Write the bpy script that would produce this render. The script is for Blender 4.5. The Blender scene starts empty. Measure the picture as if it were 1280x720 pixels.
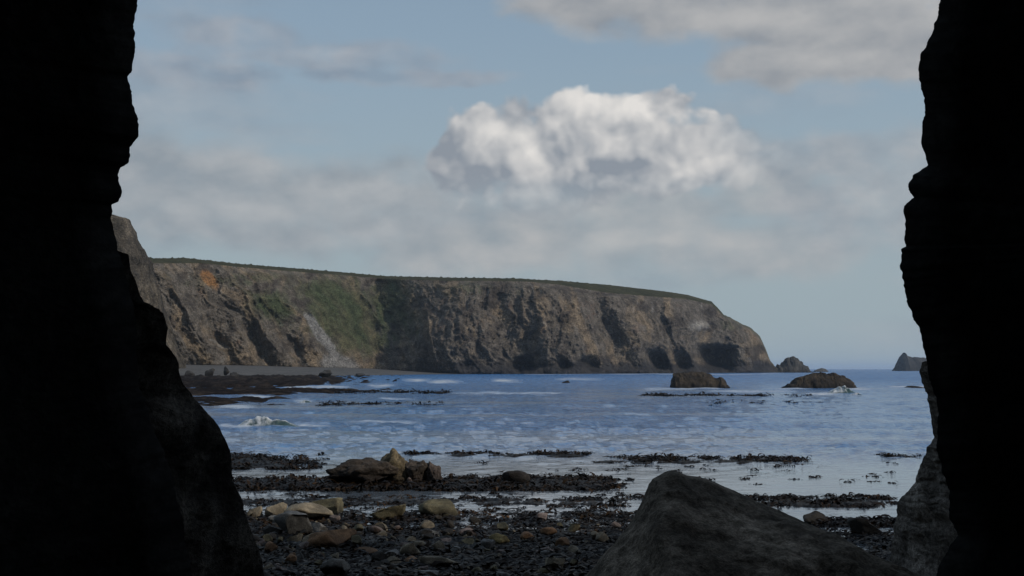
import bpy, math, random
import numpy as np
from mathutils import Vector

# ------------------------------------------------------------------ scene, camera, sky, sun, exposure
sc = bpy.context.scene
COL = sc.collection
H = 2.6                       # eye height above the sea, metres
F = 1545.0                    # focal length in pixels of the 1280 x 720 photograph
HOR = 461.0                   # row of the horizon in the photograph
PITCH = math.atan((HOR - 360.0) / F)

cam_data = bpy.data.cameras.new('camera')
cam = bpy.data.objects.new('camera', cam_data)
COL.objects.link(cam)
cam.location = (0, 0, H)
cam.rotation_euler = (math.pi / 2 + PITCH, 0, 0)
cam_data.sensor_width = 36.0
cam_data.lens = 36.0 * F / 1280.0
cam_data.clip_start = 0.05
cam_data.clip_end = 60000.0
sc.camera = cam

SUN_EL = math.radians(36)
SUN_AZ = math.radians(112)    # clockwise from +Y (the view direction): right and a little behind
SUN_DIR = Vector((math.sin(SUN_AZ) * math.cos(SUN_EL), math.cos(SUN_AZ) * math.cos(SUN_EL), math.sin(SUN_EL)))
SKY_STRENGTH = 0.10
SUN_STRENGTH = 2.0
sun_data = bpy.data.lights.new('sun', 'SUN')
sun_data.energy = SUN_STRENGTH
sun_data.angle = math.radians(3)
sun_data.color = (1.0, 0.93, 0.82)
sun = bpy.data.objects.new('sun', sun_data)
sun.rotation_euler = SUN_DIR.to_track_quat('Z', 'Y').to_euler()
sun.location = (60, -20, 80)
COL.objects.link(sun)

sc.view_settings.view_transform = 'Standard'
sc.view_settings.look = 'None'
sc.view_settings.exposure = -0.15
sc.view_settings.gamma = 1.0
sc.view_settings.use_curve_mapping = False
sc.render.engine = 'CYCLES'
sc.cycles.max_bounces = 6
sc.cycles.diffuse_bounces = 3
sc.cycles.glossy_bounces = 3
sc.cycles.transmission_bounces = 2
sc.cycles.volume_bounces = 1
sc.cycles.use_denoising = True


class NT:
    """small helper for building node trees"""
    def __init__(self, tree):
        self.t = tree

    def n(self, typ, **kw):
        nd = self.t.nodes.new(typ)
        for k, v in kw.items():
            setattr(nd, k, v)
        return nd

    def put(self, v, sock):
        if v is None:
            return
        if hasattr(v, 'is_output'):
            self.t.links.new(v, sock)
        else:
            if isinstance(v, (tuple, list)) and sock.type == 'RGBA' and len(v) == 3:
                v = (*v, 1.0)
            sock.default_value = v

    def m(self, op, a, b=None, c=None, clamp=False):
        nd = self.n('ShaderNodeMath', operation=op, use_clamp=clamp)
        for i, v in enumerate((a, b, c)):
            self.put(v, nd.inputs[i])
        return nd.outputs[0]

    def v(self, op, a, b=None, scale=None):
        nd = self.n('ShaderNodeVectorMath', operation=op)
        self.put(a, nd.inputs[0])
        self.put(b, nd.inputs[1])
        if scale is not None:
            self.put(scale, nd.inputs['Scale'])
        return nd.outputs['Value'] if op in ('LENGTH', 'DOT_PRODUCT', 'DISTANCE') else nd.outputs[0]

    def xyz(self, x, y, z=0.0):
        nd = self.n('ShaderNodeCombineXYZ')
        for i, v in enumerate((x, y, z)):
            self.put(v, nd.inputs[i])
        return nd.outputs[0]

    def sep(self, vec):
        nd = self.n('ShaderNodeSeparateXYZ')
        self.put(vec, nd.inputs[0])
        return nd.outputs

    def noise(self, vec, scale, detail=4.0, rough=0.55, lac=2.0, dist=0.0):
        nd = self.n('ShaderNodeTexNoise')
        self.put(vec, nd.inputs['Vector'])
        nd.inputs['Scale'].default_value = scale
        nd.inputs['Detail'].default_value = detail
        nd.inputs['Roughness'].default_value = rough
        nd.inputs['Lacunarity'].default_value = lac
        nd.inputs['Distortion'].default_value = dist
        return nd.outputs[0]

    def mix(self, f, a, b, blend='MIX'):
        nd = self.n('ShaderNodeMix', data_type='RGBA', blend_type=blend)
        self.put(f, nd.inputs[0])
        self.put(a, nd.inputs[6])
        self.put(b, nd.inputs[7])
        return nd.outputs[2]

    def step(self, x, lo, hi, a=0.0, b=1.0):
        nd = self.n('ShaderNodeMapRange', interpolation_type='SMOOTHSTEP')
        self.put(x, nd.inputs[0])
        for i, v in enumerate((lo, hi, a, b)):
            self.put(v, nd.inputs[i + 1])
        return nd.outputs[0]


# ------------------------------------------------------------------ pixel geometry
CP, SP = math.cos(PITCH), math.sin(PITCH)


def ray(px, py):
    a = (np.asarray(px, float) - 640.0) / F
    b = (360.0 - np.asarray(py, float)) / F
    yy = CP - b * SP
    return a / yy, (SP + b * CP) / yy


def at(px, py, Y):
    rx, rz = ray(px, py)
    Y = np.asarray(Y, float)
    return np.stack(np.broadcast_arrays(rx * Y, Y + 0 * rx, H + rz * Y), -1)


def dist_of(py, z=0.0):
    """distance at which the row py meets height z"""
    return (z - H) / ray(640, py)[1]


def to_px(P):
    x, y, z = P[..., 0], P[..., 1], P[..., 2] - H
    d = y * CP + z * SP
    u = -y * SP + z * CP
    return 640 + F * x / d, 360 - F * u / d


# ------------------------------------------------------------------ numpy noise
_rs = np.random.RandomState(7)
_perm = np.concatenate([_rs.permutation(256)] * 3)
_g = _rs.normal(size=(256, 3))
_g /= np.linalg.norm(_g, axis=1)[:, None]


def perlin(p):
    p = np.asarray(p, float)
    i = np.floor(p).astype(int)
    f = p - i
    i &= 255
    u = f * f * f * (f * (f * 6 - 15) + 10)
    out = 0.0
    for dx in (0, 1):
        for dy in (0, 1):
            for dz in (0, 1):
                h = _perm[_perm[_perm[(i[..., 0] + dx) & 255] + ((i[..., 1] + dy) & 255)] + ((i[..., 2] + dz) & 255)]
                g = _g[h]
                d = g[..., 0] * (f[..., 0] - dx) + g[..., 1] * (f[..., 1] - dy) + g[..., 2] * (f[..., 2] - dz)
                wx = u[..., 0] if dx else 1 - u[..., 0]
                wy = u[..., 1] if dy else 1 - u[..., 1]
                wz = u[..., 2] if dz else 1 - u[..., 2]
                out = out + d * wx * wy * wz
    return out * 1.5


def fbm(p, octv=5, gain=0.5, ridge=False):
    p = np.asarray(p, float)
    a, s, tot = 1.0, 0.0, 0.0
    for k in range(octv):
        n = perlin(p + 17.3 * k)
        if ridge:
            n = 1 - 2 * np.abs(n)
        s = s + a * n
        tot += a
        a *= gain
        p = p * 2.03
    return s / tot


def V(x, y, z=0.0):
    return np.stack(np.broadcast_arrays(np.asarray(x, float), np.asarray(y, float), np.asarray(z, float)), -1)


def sstep(x, lo, hi):
    t = np.clip((np.asarray(x, float) - lo) / (hi - lo), 0, 1)
    return t * t * (3 - 2 * t)


# ------------------------------------------------------------------ world: sky with clouds
world = bpy.data.worlds.new('World')
sc.world = world
world.use_nodes = True
wt = world.node_tree
wt.nodes.clear()
W = NT(wt)


def ang(px, py):
    rx, rz = ray(px, py)
    return math.atan(float(rx)), math.atan(float(rz) / math.hypot(1, float(rx)))


tc = W.n('ShaderNodeTexCoord')
DIR = W.v('NORMALIZE', tc.outputs['Generated'])
dx, dy, dz = W.sep(DIR)
AZ = W.m('ARCTAN2', dx, dy)
EL = W.m('ARCSINE', dz)
P2 = W.xyz(AZ, EL, 0.0)

sky = W.n('ShaderNodeTexSky', sky_type='NISHITA', sun_disc=False)
sky.sun_elevation = SUN_EL
sky.sun_rotation = SUN_AZ
sky.air_density = 1.0
sky.dust_density = 1.0
sky.ozone_density = 2.5
KS = 1.0 / SKY_STRENGTH       # colours below are display radiances, brought to the sky's scale


def rad(r, g, b):
    return (r * KS, g * KS, b * KS, 1.0)


clear = W.mix(W.step(EL, 0.15, 0.6, 0.72, 0.40), sky.outputs[0], rad(0.34, 0.45, 0.54))
low = W.step(EL, 0.04, 0.30, 1.0, 0.0)
clear = W.mix(W.m('MULTIPLY', low, 0.88), clear, rad(0.37, 0.45, 0.485))
col = clear

# rounded heads of cumulus
def heads(P):
    nd = W.n('ShaderNodeTexVoronoi', voronoi_dimensions='2D', feature='SMOOTH_F1')
    W.put(P, nd.inputs['Vector'])
    nd.inputs['Scale'].default_value = 30.0
    nd.inputs['Detail'].default_value = 2.0
    nd.inputs['Roughness'].default_value = 0.45
    nd.inputs['Smoothness'].default_value = 0.5
    return nd.outputs['Distance']


# fractal fields shared by all clouds
PD = W.v('MULTIPLY', DIR, (1.0, 1.0, 1.6))
warp = W.n('ShaderNodeTexNoise')
W.put(PD, warp.inputs['Vector'])
warp.inputs['Scale'].default_value = 17.0
warp.inputs['Detail'].default_value = 5
warp.inputs['Roughness'].default_value = 0.47
PW = W.v('ADD', P2, W.v('SCALE', W.v('SUBTRACT', warp.outputs['Color'], (.5, .5, .5)), None, 0.025))
FB = W.m('SUBTRACT', W.noise(PD, 26.0, 5, 0.5), 0.5)
R0 = W.noise(W.v('ADD', PD, (4.0, 2.0, 1.0)), 21.0, 4, 0.5)
R1 = W.noise(W.v('ADD', PD, (4.006, 2.0, 1.022)), 21.0, 4, 0.5)
REL = W.m('SUBTRACT', R0, R1)
B0 = heads(PW)
B1 = heads(W.v('ADD', PW, (0.004, 0.009, 0)))
LAY = W.noise(W.v('ADD', W.v('MULTIPLY', DIR, (1.0, 1.0, 4.5)), (3.1, 1.7, 0.4)), 3.4, 7, 0.56)


def union(blobs, k=0.25):
    """soft union of billows, given as pixel centre and half-axes"""
    acc = None
    for (x, y, a, b) in blobs:
        u, v = ang(x, y)
        q = W.v('MULTIPLY', W.v('SUBTRACT', PW, (u, v, 0)), (F / a, F / b, 0))
        d = W.m('SUBTRACT', 1.0, W.v('LENGTH', q))
        acc = d if acc is None else W.m('SMOOTH_MAX', acc, d, k)
    return acc


def glow(blobs):
    """sum of soft light (+) and shade (-) over a cloud's billows"""
    acc = None
    for (x, y, a, b, g) in blobs:
        u, v = ang(x, y)
        q = W.v('MULTIPLY', W.v('SUBTRACT', PW, (u, v, 0)), (F / a, F / b, 0))
        d = W.step(W.v('LENGTH', q), 0.0, 1.0, g, 0.0)
        acc = d if acc is None else W.m('ADD', acc, d)
    return acc


def bank(blobs, light, dark, lit, lo, hi, opacity, namp, gain, bias, head=0.0):
    global col
    d = W.m('ADD', W.m('MINIMUM', union(blobs), 0.5), W.m('MULTIPLY', FB, namp))
    if head:
        d = W.m('ADD', d, W.m('MULTIPLY', W.m('SUBTRACT', 0.42, B0), head))
    a = W.m('MULTIPLY', W.step(d, lo, hi), opacity)
    if head:
        a = W.m('MULTIPLY', a, W.step(EL, ang(700, 285)[1], ang(700, 212)[1], 0.12, 1.0))
        a = W.m('MULTIPLY', a, W.step(AZ, ang(870, 200)[0], ang(1010, 200)[0], 1.0, 0.0))
    sh = W.m('ADD', bias, W.m('MULTIPLY', REL, gain))
    if head:
        sh = W.m('ADD', sh, W.m('MULTIPLY', W.m('SUBTRACT', B1, B0), head * 1.5))
    if light:
        sh = W.m('ADD', sh, glow(light))
    sh = W.m('MINIMUM', W.m('MAXIMUM', sh, 0.0), 1.0)
    col = W.mix(a, col, W.mix(sh, dark, lit))


# broken grey layer over the whole sky
lc = W.mix(W.m('ADD', 0.5, W.m('MULTIPLY', REL, 3.0), clamp=True), rad(0.29, 0.335, 0.395), rad(0.45, 0.46, 0.485))
col = W.mix(W.m('MULTIPLY', W.step(LAY, 0.48, 0.70), 0.45), col, lc)

# soft patches low over the land and to the right
bank([(215, 235, 150, 70), (330, 262, 170, 60), (470, 255, 150, 62), (590, 290, 160, 50), (300, 218, 80, 36)],
     [(320, 215, 60, 26, .3), (480, 240, 80, 26, .25), (200, 225, 60, 50, -.3)],
     rad(0.30, 0.345, 0.39), rad(0.50, 0.515, 0.53), -0.25, 0.55, 0.92, 0.95, 1.6, 0.36)
bank([(670, 308, 80, 40), (755, 300, 80, 44), (838, 290, 90, 34), (590, 318, 120, 34), (930, 310, 170, 40), (800, 262, 150, 36), (960, 240, 90, 40)],
     [(665, 300, 44, 22, .5), (755, 305, 44, 24, .45), (838, 298, 40, 11, .4)],
     rad(0.325, 0.375, 0.415), rad(0.57, 0.56, 0.55), -0.25, 0.6, 0.9, 0.8, 1.2, 0.35)
bank([(1050, 262, 115, 58), (1010, 195, 180, 40), (1130, 250, 110, 70), (1190, 210, 110, 60)],
     [(1110, 240, 60, 24, .3), (1080, 270, 80, 24, .1), (990, 240, 30, 40, -.25)],
     rad(0.285, 0.335, 0.39), rad(0.53, 0.535, 0.545), -0.05, 0.7, 0.85, 0.9, 1.5, 0.42)
# wisps on the left
bank([(300, 42, 120, 26), (400, 70, 210, 26), (240, 88, 140, 28), (470, 94, 130, 20), (560, 100, 90, 14)],
     [(300, 40, 90, 20, .3), (400, 66, 130, 14, .35), (330, 92, 200, 13, -.5), (480, 94, 80, 11, -.35)],
     rad(0.24, 0.29, 0.365), rad(0.47, 0.49, 0.525), -0.05, 0.8, 0.8, 1.2, 1.5, 0.42)
# grey cloud overhead right
bank([(740, -10, 130, 56), (880, 5, 200, 52), (1040, 10, 210, 70), (990, 74, 120, 38), (1120, 66, 140, 46), (1250, 30, 170, 80), (900, -90, 440, 80)],
     [(930, 22, 150, 22, .3), (1050, 76, 130, 18, .25), (960, 48, 120, 12, -.2), (760, 30, 100, 26, -.2), (1150, 10, 130, 40, .2)],
     rad(0.30, 0.325, 0.36), rad(0.57, 0.56, 0.55), -0.02, 0.42, 0.95, 0.7, 1.2, 0.38)
# the big cumulus
bank([(590, 205, 66, 70), (618, 176, 60, 52), (655, 165, 66, 46), (712, 160, 66, 54), (765, 150, 70, 46), (820, 140, 66, 38),
      (868, 165, 90, 42), (920, 190, 80, 44), (970, 200, 80, 38), (700, 215, 100, 66), (790, 205, 120, 64), (880, 200, 100, 54), (620, 235, 90, 38), (690, 250, 100, 32)],
     [(770, 130, 115, 40, .62), (855, 150, 85, 26, .45), (718, 128, 50, 28, .3), (612, 158, 52, 42, .42), (664, 200, 40, 56, .45), (600, 222, 50, 34, -.12),
      (885, 208, 74, 40, .32), (775, 172, 90, 34, .2), (735, 225, 80, 46, -.2), (700, 265, 130, 34, -.3), (820, 178, 60, 11, -.2), (800, 188, 34, 11, -.25), (555, 210, 30, 60, -.25)],
     rad(0.29, 0.325, 0.375), rad(0.86, 0.83, 0.795), 0.0, 0.24, 0.97, 0.22, 0.6, 0.27, 0.48)
world.cycles.sampling_method = 'MANUAL'
world.cycles.sample_map_resolution = 512

bgn = W.n('ShaderNodeBackground')
W.put(col, bgn.inputs[0])
bgn.inputs[1].default_value = SKY_STRENGTH
wo = W.n('ShaderNodeOutputWorld')
wt.links.new(bgn.outputs[0], wo.inputs[0])


# ------------------------------------------------------------------ objects
def put(o, label=None, cat=None, group=None, kind=None, parent=None):
    if o.name not in COL.objects:
        COL.objects.link(o)
    if label:
        o['label'] = label
    if cat:
        o['category'] = cat
    if group:
        o['group'] = group
    if kind:
        o['kind'] = kind
    if parent:
        o.parent = parent
    return o


def mesh_np(name, verts, faces, mat, smooth=True, col=None, attrs=None):
    """faces: int array (n,3) or (n,4)"""
    me = bpy.data.meshes.new(name)
    verts = np.asarray(verts, np.float32).reshape(-1, 3)
    faces = np.asarray(faces, np.int32)
    k = faces.shape[1]
    me.vertices.add(len(verts))
    me.vertices.foreach_set('co', verts.ravel())
    me.loops.add(faces.size)
    me.loops.foreach_set('vertex_index', faces.ravel())
    me.polygons.add(len(faces))
    me.polygons.foreach_set('loop_start', np.arange(len(faces), dtype=np.int32) * k)
    me.polygons.foreach_set('loop_total', np.full(len(faces), k, np.int32))
    me.polygons.foreach_set('use_smooth', np.full(len(faces), smooth))
    if col is not None:
        c = np.ones((len(verts), 4), np.float32)
        c[:, :3] = np.asarray(col, np.float32).reshape(-1, 3)
        at_ = me.attributes.new('tint', 'FLOAT_COLOR', 'POINT')
        at_.data.foreach_set('color', c.ravel())
    for nm, arr in (attrs or {}).items():
        at_ = me.attributes.new(nm, 'FLOAT', 'POINT')
        at_.data.foreach_set('value', np.asarray(arr, np.float32).ravel())
    me.update(calc_edges=True)
    me.validate()
    me.materials.append(mat)
    return bpy.data.objects.new(name, me)


def grid_faces(n, m, flip=False):
    i = np.arange(n - 1)[:, None] * m + np.arange(m - 1)[None, :]
    f = np.stack([i, i + 1, i + m + 1, i + m], -1).reshape(-1, 4)
    return f[:, ::-1] if flip else f


def grid_obj(name, P, mat, flip=False, col=None, attrs=None):
    n, m = P.shape[:2]
    return mesh_np(name, P.reshape(-1, 3), grid_faces(n, m, flip), mat, True, col, attrs)


# ------------------------------------------------------------------ materials
def principled(name):
    mt = bpy.data.materials.new(name)
    mt.use_nodes = True
    t = mt.node_tree
    b = t.nodes['Principled BSDF']
    return mt, NT(t), b


def rock_mat(name, dark, light, scale, bump=0.4, dist=0.05, rough=0.9, tint=False, speck=0.5, spec=0.25, grain=12.0, con=1.0):
    mt, q, b = principled(name)
    geo = q.n('ShaderNodeNewGeometry')
    pos = geo.outputs['Position']
    n1 = q.noise(pos, scale, 8, 0.62)
    n2 = q.noise(q.v('MULTIPLY', pos, (1, 1, 1.3)), scale * 6.5, 6, 0.65)
    f = q.step(n1, 0.33, 0.67)
    c = q.mix(f, dark, light)
    if tint:
        a = q.n('ShaderNodeAttribute', attribute_name='tint')
        c = q.mix(1.0, a.outputs['Color'], q.mix(f, (1 - 0.28 * con,) * 3, (1 + 0.18 * con,) * 3), 'MULTIPLY')
    lo2, hi2 = 1 - 0.45 * con, 1 + 0.4 * con
    c = q.mix(speck, c, q.mix(q.step(n2, 0.3, 0.7), (lo2,) * 3, (hi2,) * 3), 'MULTIPLY')
    n3 = q.noise(pos, scale * grain, 3, 0.6)
    c = q.mix(0.8, c, q.mix(q.step(n3, 0.28, 0.72), (0.55, 0.55, 0.55), (1.42, 1.42, 1.42)), 'MULTIPLY')
    q.put(c, b.inputs['Base Color'])
    b.inputs['Roughness'].default_value = rough
    b.inputs['Specular IOR Level'].default_value = spec
    h = q.m('ADD', q.m('ADD', q.m('MULTIPLY', n1, 1.0), q.m('MULTIPLY', n2, 0.35)), q.m('MULTIPLY', n3, 0.12))
    bp = q.n('ShaderNodeBump')
    bp.inputs['Strength'].default_value = bump
    bp.inputs['Distance'].default_value = dist
    q.put(h, bp.inputs['Height'])
    q.put(bp.outputs[0], b.inputs['Normal'])
    return mt


M_CLIFF = rock_mat('cliff_rock', None, None, 0.22, 0.9, 2.0, 0.95, tint=True, speck=0.9, spec=0.1, con=1.5)
M_TURF = rock_mat('headland_turf', None, None, 0.2, 0.5, 0.5, 1.0, tint=True, speck=0.6, spec=0.05)
M_SEAROCK = rock_mat('sea_rock', None, None, 2.0, 0.8, 0.15, 0.85, tint=True, speck=0.7)
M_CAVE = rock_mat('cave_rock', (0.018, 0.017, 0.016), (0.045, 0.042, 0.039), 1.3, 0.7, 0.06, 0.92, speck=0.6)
M_JAMB = rock_mat('weathered_rock', None, None, 3.0, 1.0, 0.09, 0.95, tint=True, speck=0.9, spec=0.08, grain=30.0, con=1.2)
M_BOULDER = rock_mat('boulder_rock', None, None, 2.4, 0.9, 0.07, 0.95, tint=True, speck=0.9, spec=0.08, grain=30.0, con=1.2)
M_STONE = rock_mat('beach_stone', None, None, 9.0, 0.8, 0.03, 0.85, tint=True, speck=0.6, spec=0.35)
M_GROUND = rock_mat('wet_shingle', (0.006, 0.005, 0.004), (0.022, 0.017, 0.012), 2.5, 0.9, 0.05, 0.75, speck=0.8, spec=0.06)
M_SHINGLE = rock_mat('grey_shingle', (0.075, 0.073, 0.071), (0.115, 0.110, 0.106), 0.12, 0.4, 0.3, 0.95, speck=0.4)
M_REEF = rock_mat('reef_rock', None, None, 0.7, 1.0, 0.35, 0.95, tint=True, speck=0.9, spec=0.04)


def kelp_mat():
    mt, q, b = principled('wet_kelp')
    a = q.n('ShaderNodeAttribute', attribute_name='tint')
    geo = q.n('ShaderNodeNewGeometry')
    n = q.noise(geo.outputs['Position'], 9.0, 3)
    q.put(q.mix(1.0, a.outputs['Color'], q.mix(n, (0.5, 0.5, 0.5), (1.5, 1.5, 1.5)), 'MULTIPLY'), b.inputs['Base Color'])
    b.inputs['Roughness'].default_value = 0.45
    b.inputs['Specular IOR Level'].default_value = 0.06
    return mt


M_KELP = kelp_mat()


def sea_mat():
    mt, q, b = principled('sea_water')
    geo = q.n('ShaderNodeNewGeometry')
    pos = geo.outputs['Position']
    x, y, z = q.sep(pos)
    dist = q.v('LENGTH', q.xyz(x, y, 0))
    foam = q.n('ShaderNodeAttribute', attribute_name='foam').outputs['Fac']
    calm = q.n('ShaderNodeAttribute', attribute_name='calm').outputs['Fac']
    big = q.noise(q.v('MULTIPLY', pos, (0.35, 1.0, 1.0)), 0.045, 4, 0.55)
    c1 = q.noise(q.v('MULTIPLY', pos, (5.0, 1.7, 1.0)), 1.0, 3, 0.62)
    c2 = q.noise(q.v('MULTIPLY', pos, (2.2, 0.6, 1.0)), 1.0, 4, 0.62)
    c3 = q.noise(q.v('MULTIPLY', pos, (0.9, 0.12, 1.0)), 1.0, 4, 0.62)
    chop = q.mix(q.step(dist, 40.0, 80.0), c1, c2)
    chop = q.mix(q.step(dist, 110.0, 240.0), chop, c3)
    body = q.mix(q.m('ADD', q.step(chop, 0.36, 0.66, 0.0, 0.85), q.step(big, 0.3, 0.7, 0.0, 0.15)), (0.018, 0.098, 0.270), (0.085, 0.245, 0.50))  # light and dark of the ripples painted into the base colour
    body = q.mix(calm, body, (0.30, 0.36, 0.43))  # pale tint and metallic boost stand in for sky reflected on calm water
    q.put(q.m('MULTIPLY', calm, 0.6), b.inputs['Metallic'])
    fn = q.noise(q.v('MULTIPLY', pos, (0.6, 0.6, 1.0)), 1.6, 6, 0.65)
    fm = q.m('MULTIPLY', foam, q.step(fn, 0.30, 0.55))
    q.put(q.mix(fm, body, (0.62, 0.64, 0.66)), b.inputs['Base Color'])
    rough = q.m('ADD', q.step(dist, 30.0, 350.0, 0.03, 0.26), q.m('MULTIPLY', fm, 0.6))
    q.put(rough, b.inputs['Roughness'])
    b.inputs['IOR'].default_value = 1.5
    q.put(q.m('ADD', q.step(chop, 0.36, 0.66, 0.02, 0.08), q.m('MULTIPLY', calm, 0.8)), b.inputs['Specular IOR Level'])
    # ripples finer than the mesh carries
    w1 = q.noise(q.v('MULTIPLY', pos, (0.55, 1.0, 1.0)), 3.2, 4, 0.6, dist=0.4)
    w2 = q.noise(q.v('MULTIPLY', pos, (0.7, 1.0, 1.0)), 0.85, 5, 0.62, dist=0.3)
    w3 = q.noise(q.v('MULTIPLY', pos, (0.35, 1.0, 1.0)), 0.12, 4, 0.6)
    far = q.step(dist, 25.0, 260.0)
    hh = q.m('ADD', q.m('MULTIPLY', w1, 0.085), q.m('MULTIPLY', w2, q.m('MULTIPLY', far, 0.55)))
    hh = q.m('ADD', hh, q.m('MULTIPLY', w3, q.m('MULTIPLY', far, 0.12)))
    hh = q.m('MULTIPLY', hh, q.m('SUBTRACT', 1.0, q.m('MULTIPLY', calm, 0.86)))
    bp = q.n('ShaderNodeBump')
    bp.inputs['Strength'].default_value = 1.0
    bp.inputs['Distance'].default_value = 1.0
    q.put(hh, bp.inputs['Height'])
    q.put(bp.outputs[0], b.inputs['Normal'])
    return mt


M_SEA = sea_mat()


def foam_mat():
    mt, q, b = principled('white_water')
    geo = q.n('ShaderNodeNewGeometry')
    f = q.n('ShaderNodeAttribute', attribute_name='foam').outputs['Fac']
    n = q.noise(geo.outputs['Position'], 3.0, 6, 0.65)
    k = q.m('MULTIPLY', f, q.step(n, 0.32, 0.58))
    q.put(q.mix(k, (0.05, 0.085, 0.085), (0.66, 0.67, 0.68)), b.inputs['Base Color'])
    q.put(q.m('ADD', 0.12, q.m('MULTIPLY', k, 0.7)), b.inputs['Roughness'])
    b.inputs['IOR'].default_value = 1.333
    bp = q.n('ShaderNodeBump')
    bp.inputs['Strength'].default_value = 0.7
    bp.inputs['Distance'].default_value = 0.05
    q.put(n, bp.inputs['Height'])
    q.put(bp.outputs[0], b.inputs['Normal'])
    return mt


M_FOAM = foam_mat()


# ------------------------------------------------------------------ ground by the cave
def ground_z(x, y):
    x = np.asarray(x, float)
    y = np.asarray(y, float)
    base = np.interp(y, [-12, 0, 5, 10, 14, 17, 19.5, 21.5, 24, 30, 38, 60, 90], [1.3, 1.05, 0.85, 0.5, 0.27, 0.16, 0.03, -0.08, -0.13, -0.16, -0.25, -0.9, -2.0])
    n = fbm(V(x * 0.55, y * 0.55, 3.0), 4) * 0.16 + fbm(V(x * 2.1, y * 2.1, 9.0), 3) * 0.05
    base = base - 0.20 * sstep(x, 2.6, 4.2) * sstep(y, 15.5, 18.5) * (1 - sstep(y, 26, 32)) - 0.07 * np.exp(-((x + 0.4) / 2.2) ** 2 - ((y - 22.5) / 2.5) ** 2)
    return base + n * np.interp(y, [0, 12, 30, 60], [0.6, 0.8, 0.85, 1.5])


gx = np.concatenate([np.linspace(-60, -14, 24)[:-1], np.linspace(-14, 14, 240), np.linspace(14, 60, 24)[1:]])
gy = np.concatenate([np.linspace(-12, 10, 40)[:-1], np.linspace(10, 34, 230), np.linspace(34, 90, 50)[1:]])
GX, GY = np.meshgrid(gx, gy)
put(grid_obj('shore', V(GX, GY, ground_z(GX, GY)), M_GROUND),
    'dark wet shingle shore running from the cave floor into the sea', kind='structure')


GZ = ground_z(GX, GY)


def ground_fast(x, y):
    ix = np.clip(np.searchsorted(gx, x) - 1, 0, len(gx) - 2)
    iy = np.clip(np.searchsorted(gy, y) - 1, 0, len(gy) - 2)
    fx = np.clip((x - gx[ix]) / (gx[ix + 1] - gx[ix]), 0, 1)
    fy = np.clip((y - gy[iy]) / (gy[iy + 1] - gy[iy]), 0, 1)
    return (GZ[iy, ix] * (1 - fx) + GZ[iy, ix + 1] * fx) * (1 - fy) + (GZ[iy + 1, ix] * (1 - fx) + GZ[iy + 1, ix + 1] * fx) * fy


def hit_many(px, py):
    """where the rays through pixels meet the ground (or the sea, whichever is higher)"""
    rx, rz = ray(np.asarray(px, float), np.asarray(py, float))
    ys = np.linspace(8, 70, 700)[None, :]
    z = H + rz[:, None] * ys
    g = np.maximum(ground_fast(rx[:, None] * ys, ys + 0 * rx[:, None]), 0.0)
    k = np.argmax(z < g, 1)
    r = np.arange(len(k))
    return np.stack([rx * ys[0, k], ys[0, k], g[r, k]], -1)


def hit_ground(px, py):
    return tuple(float(c) for c in hit_many([px], [py])[0])


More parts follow.
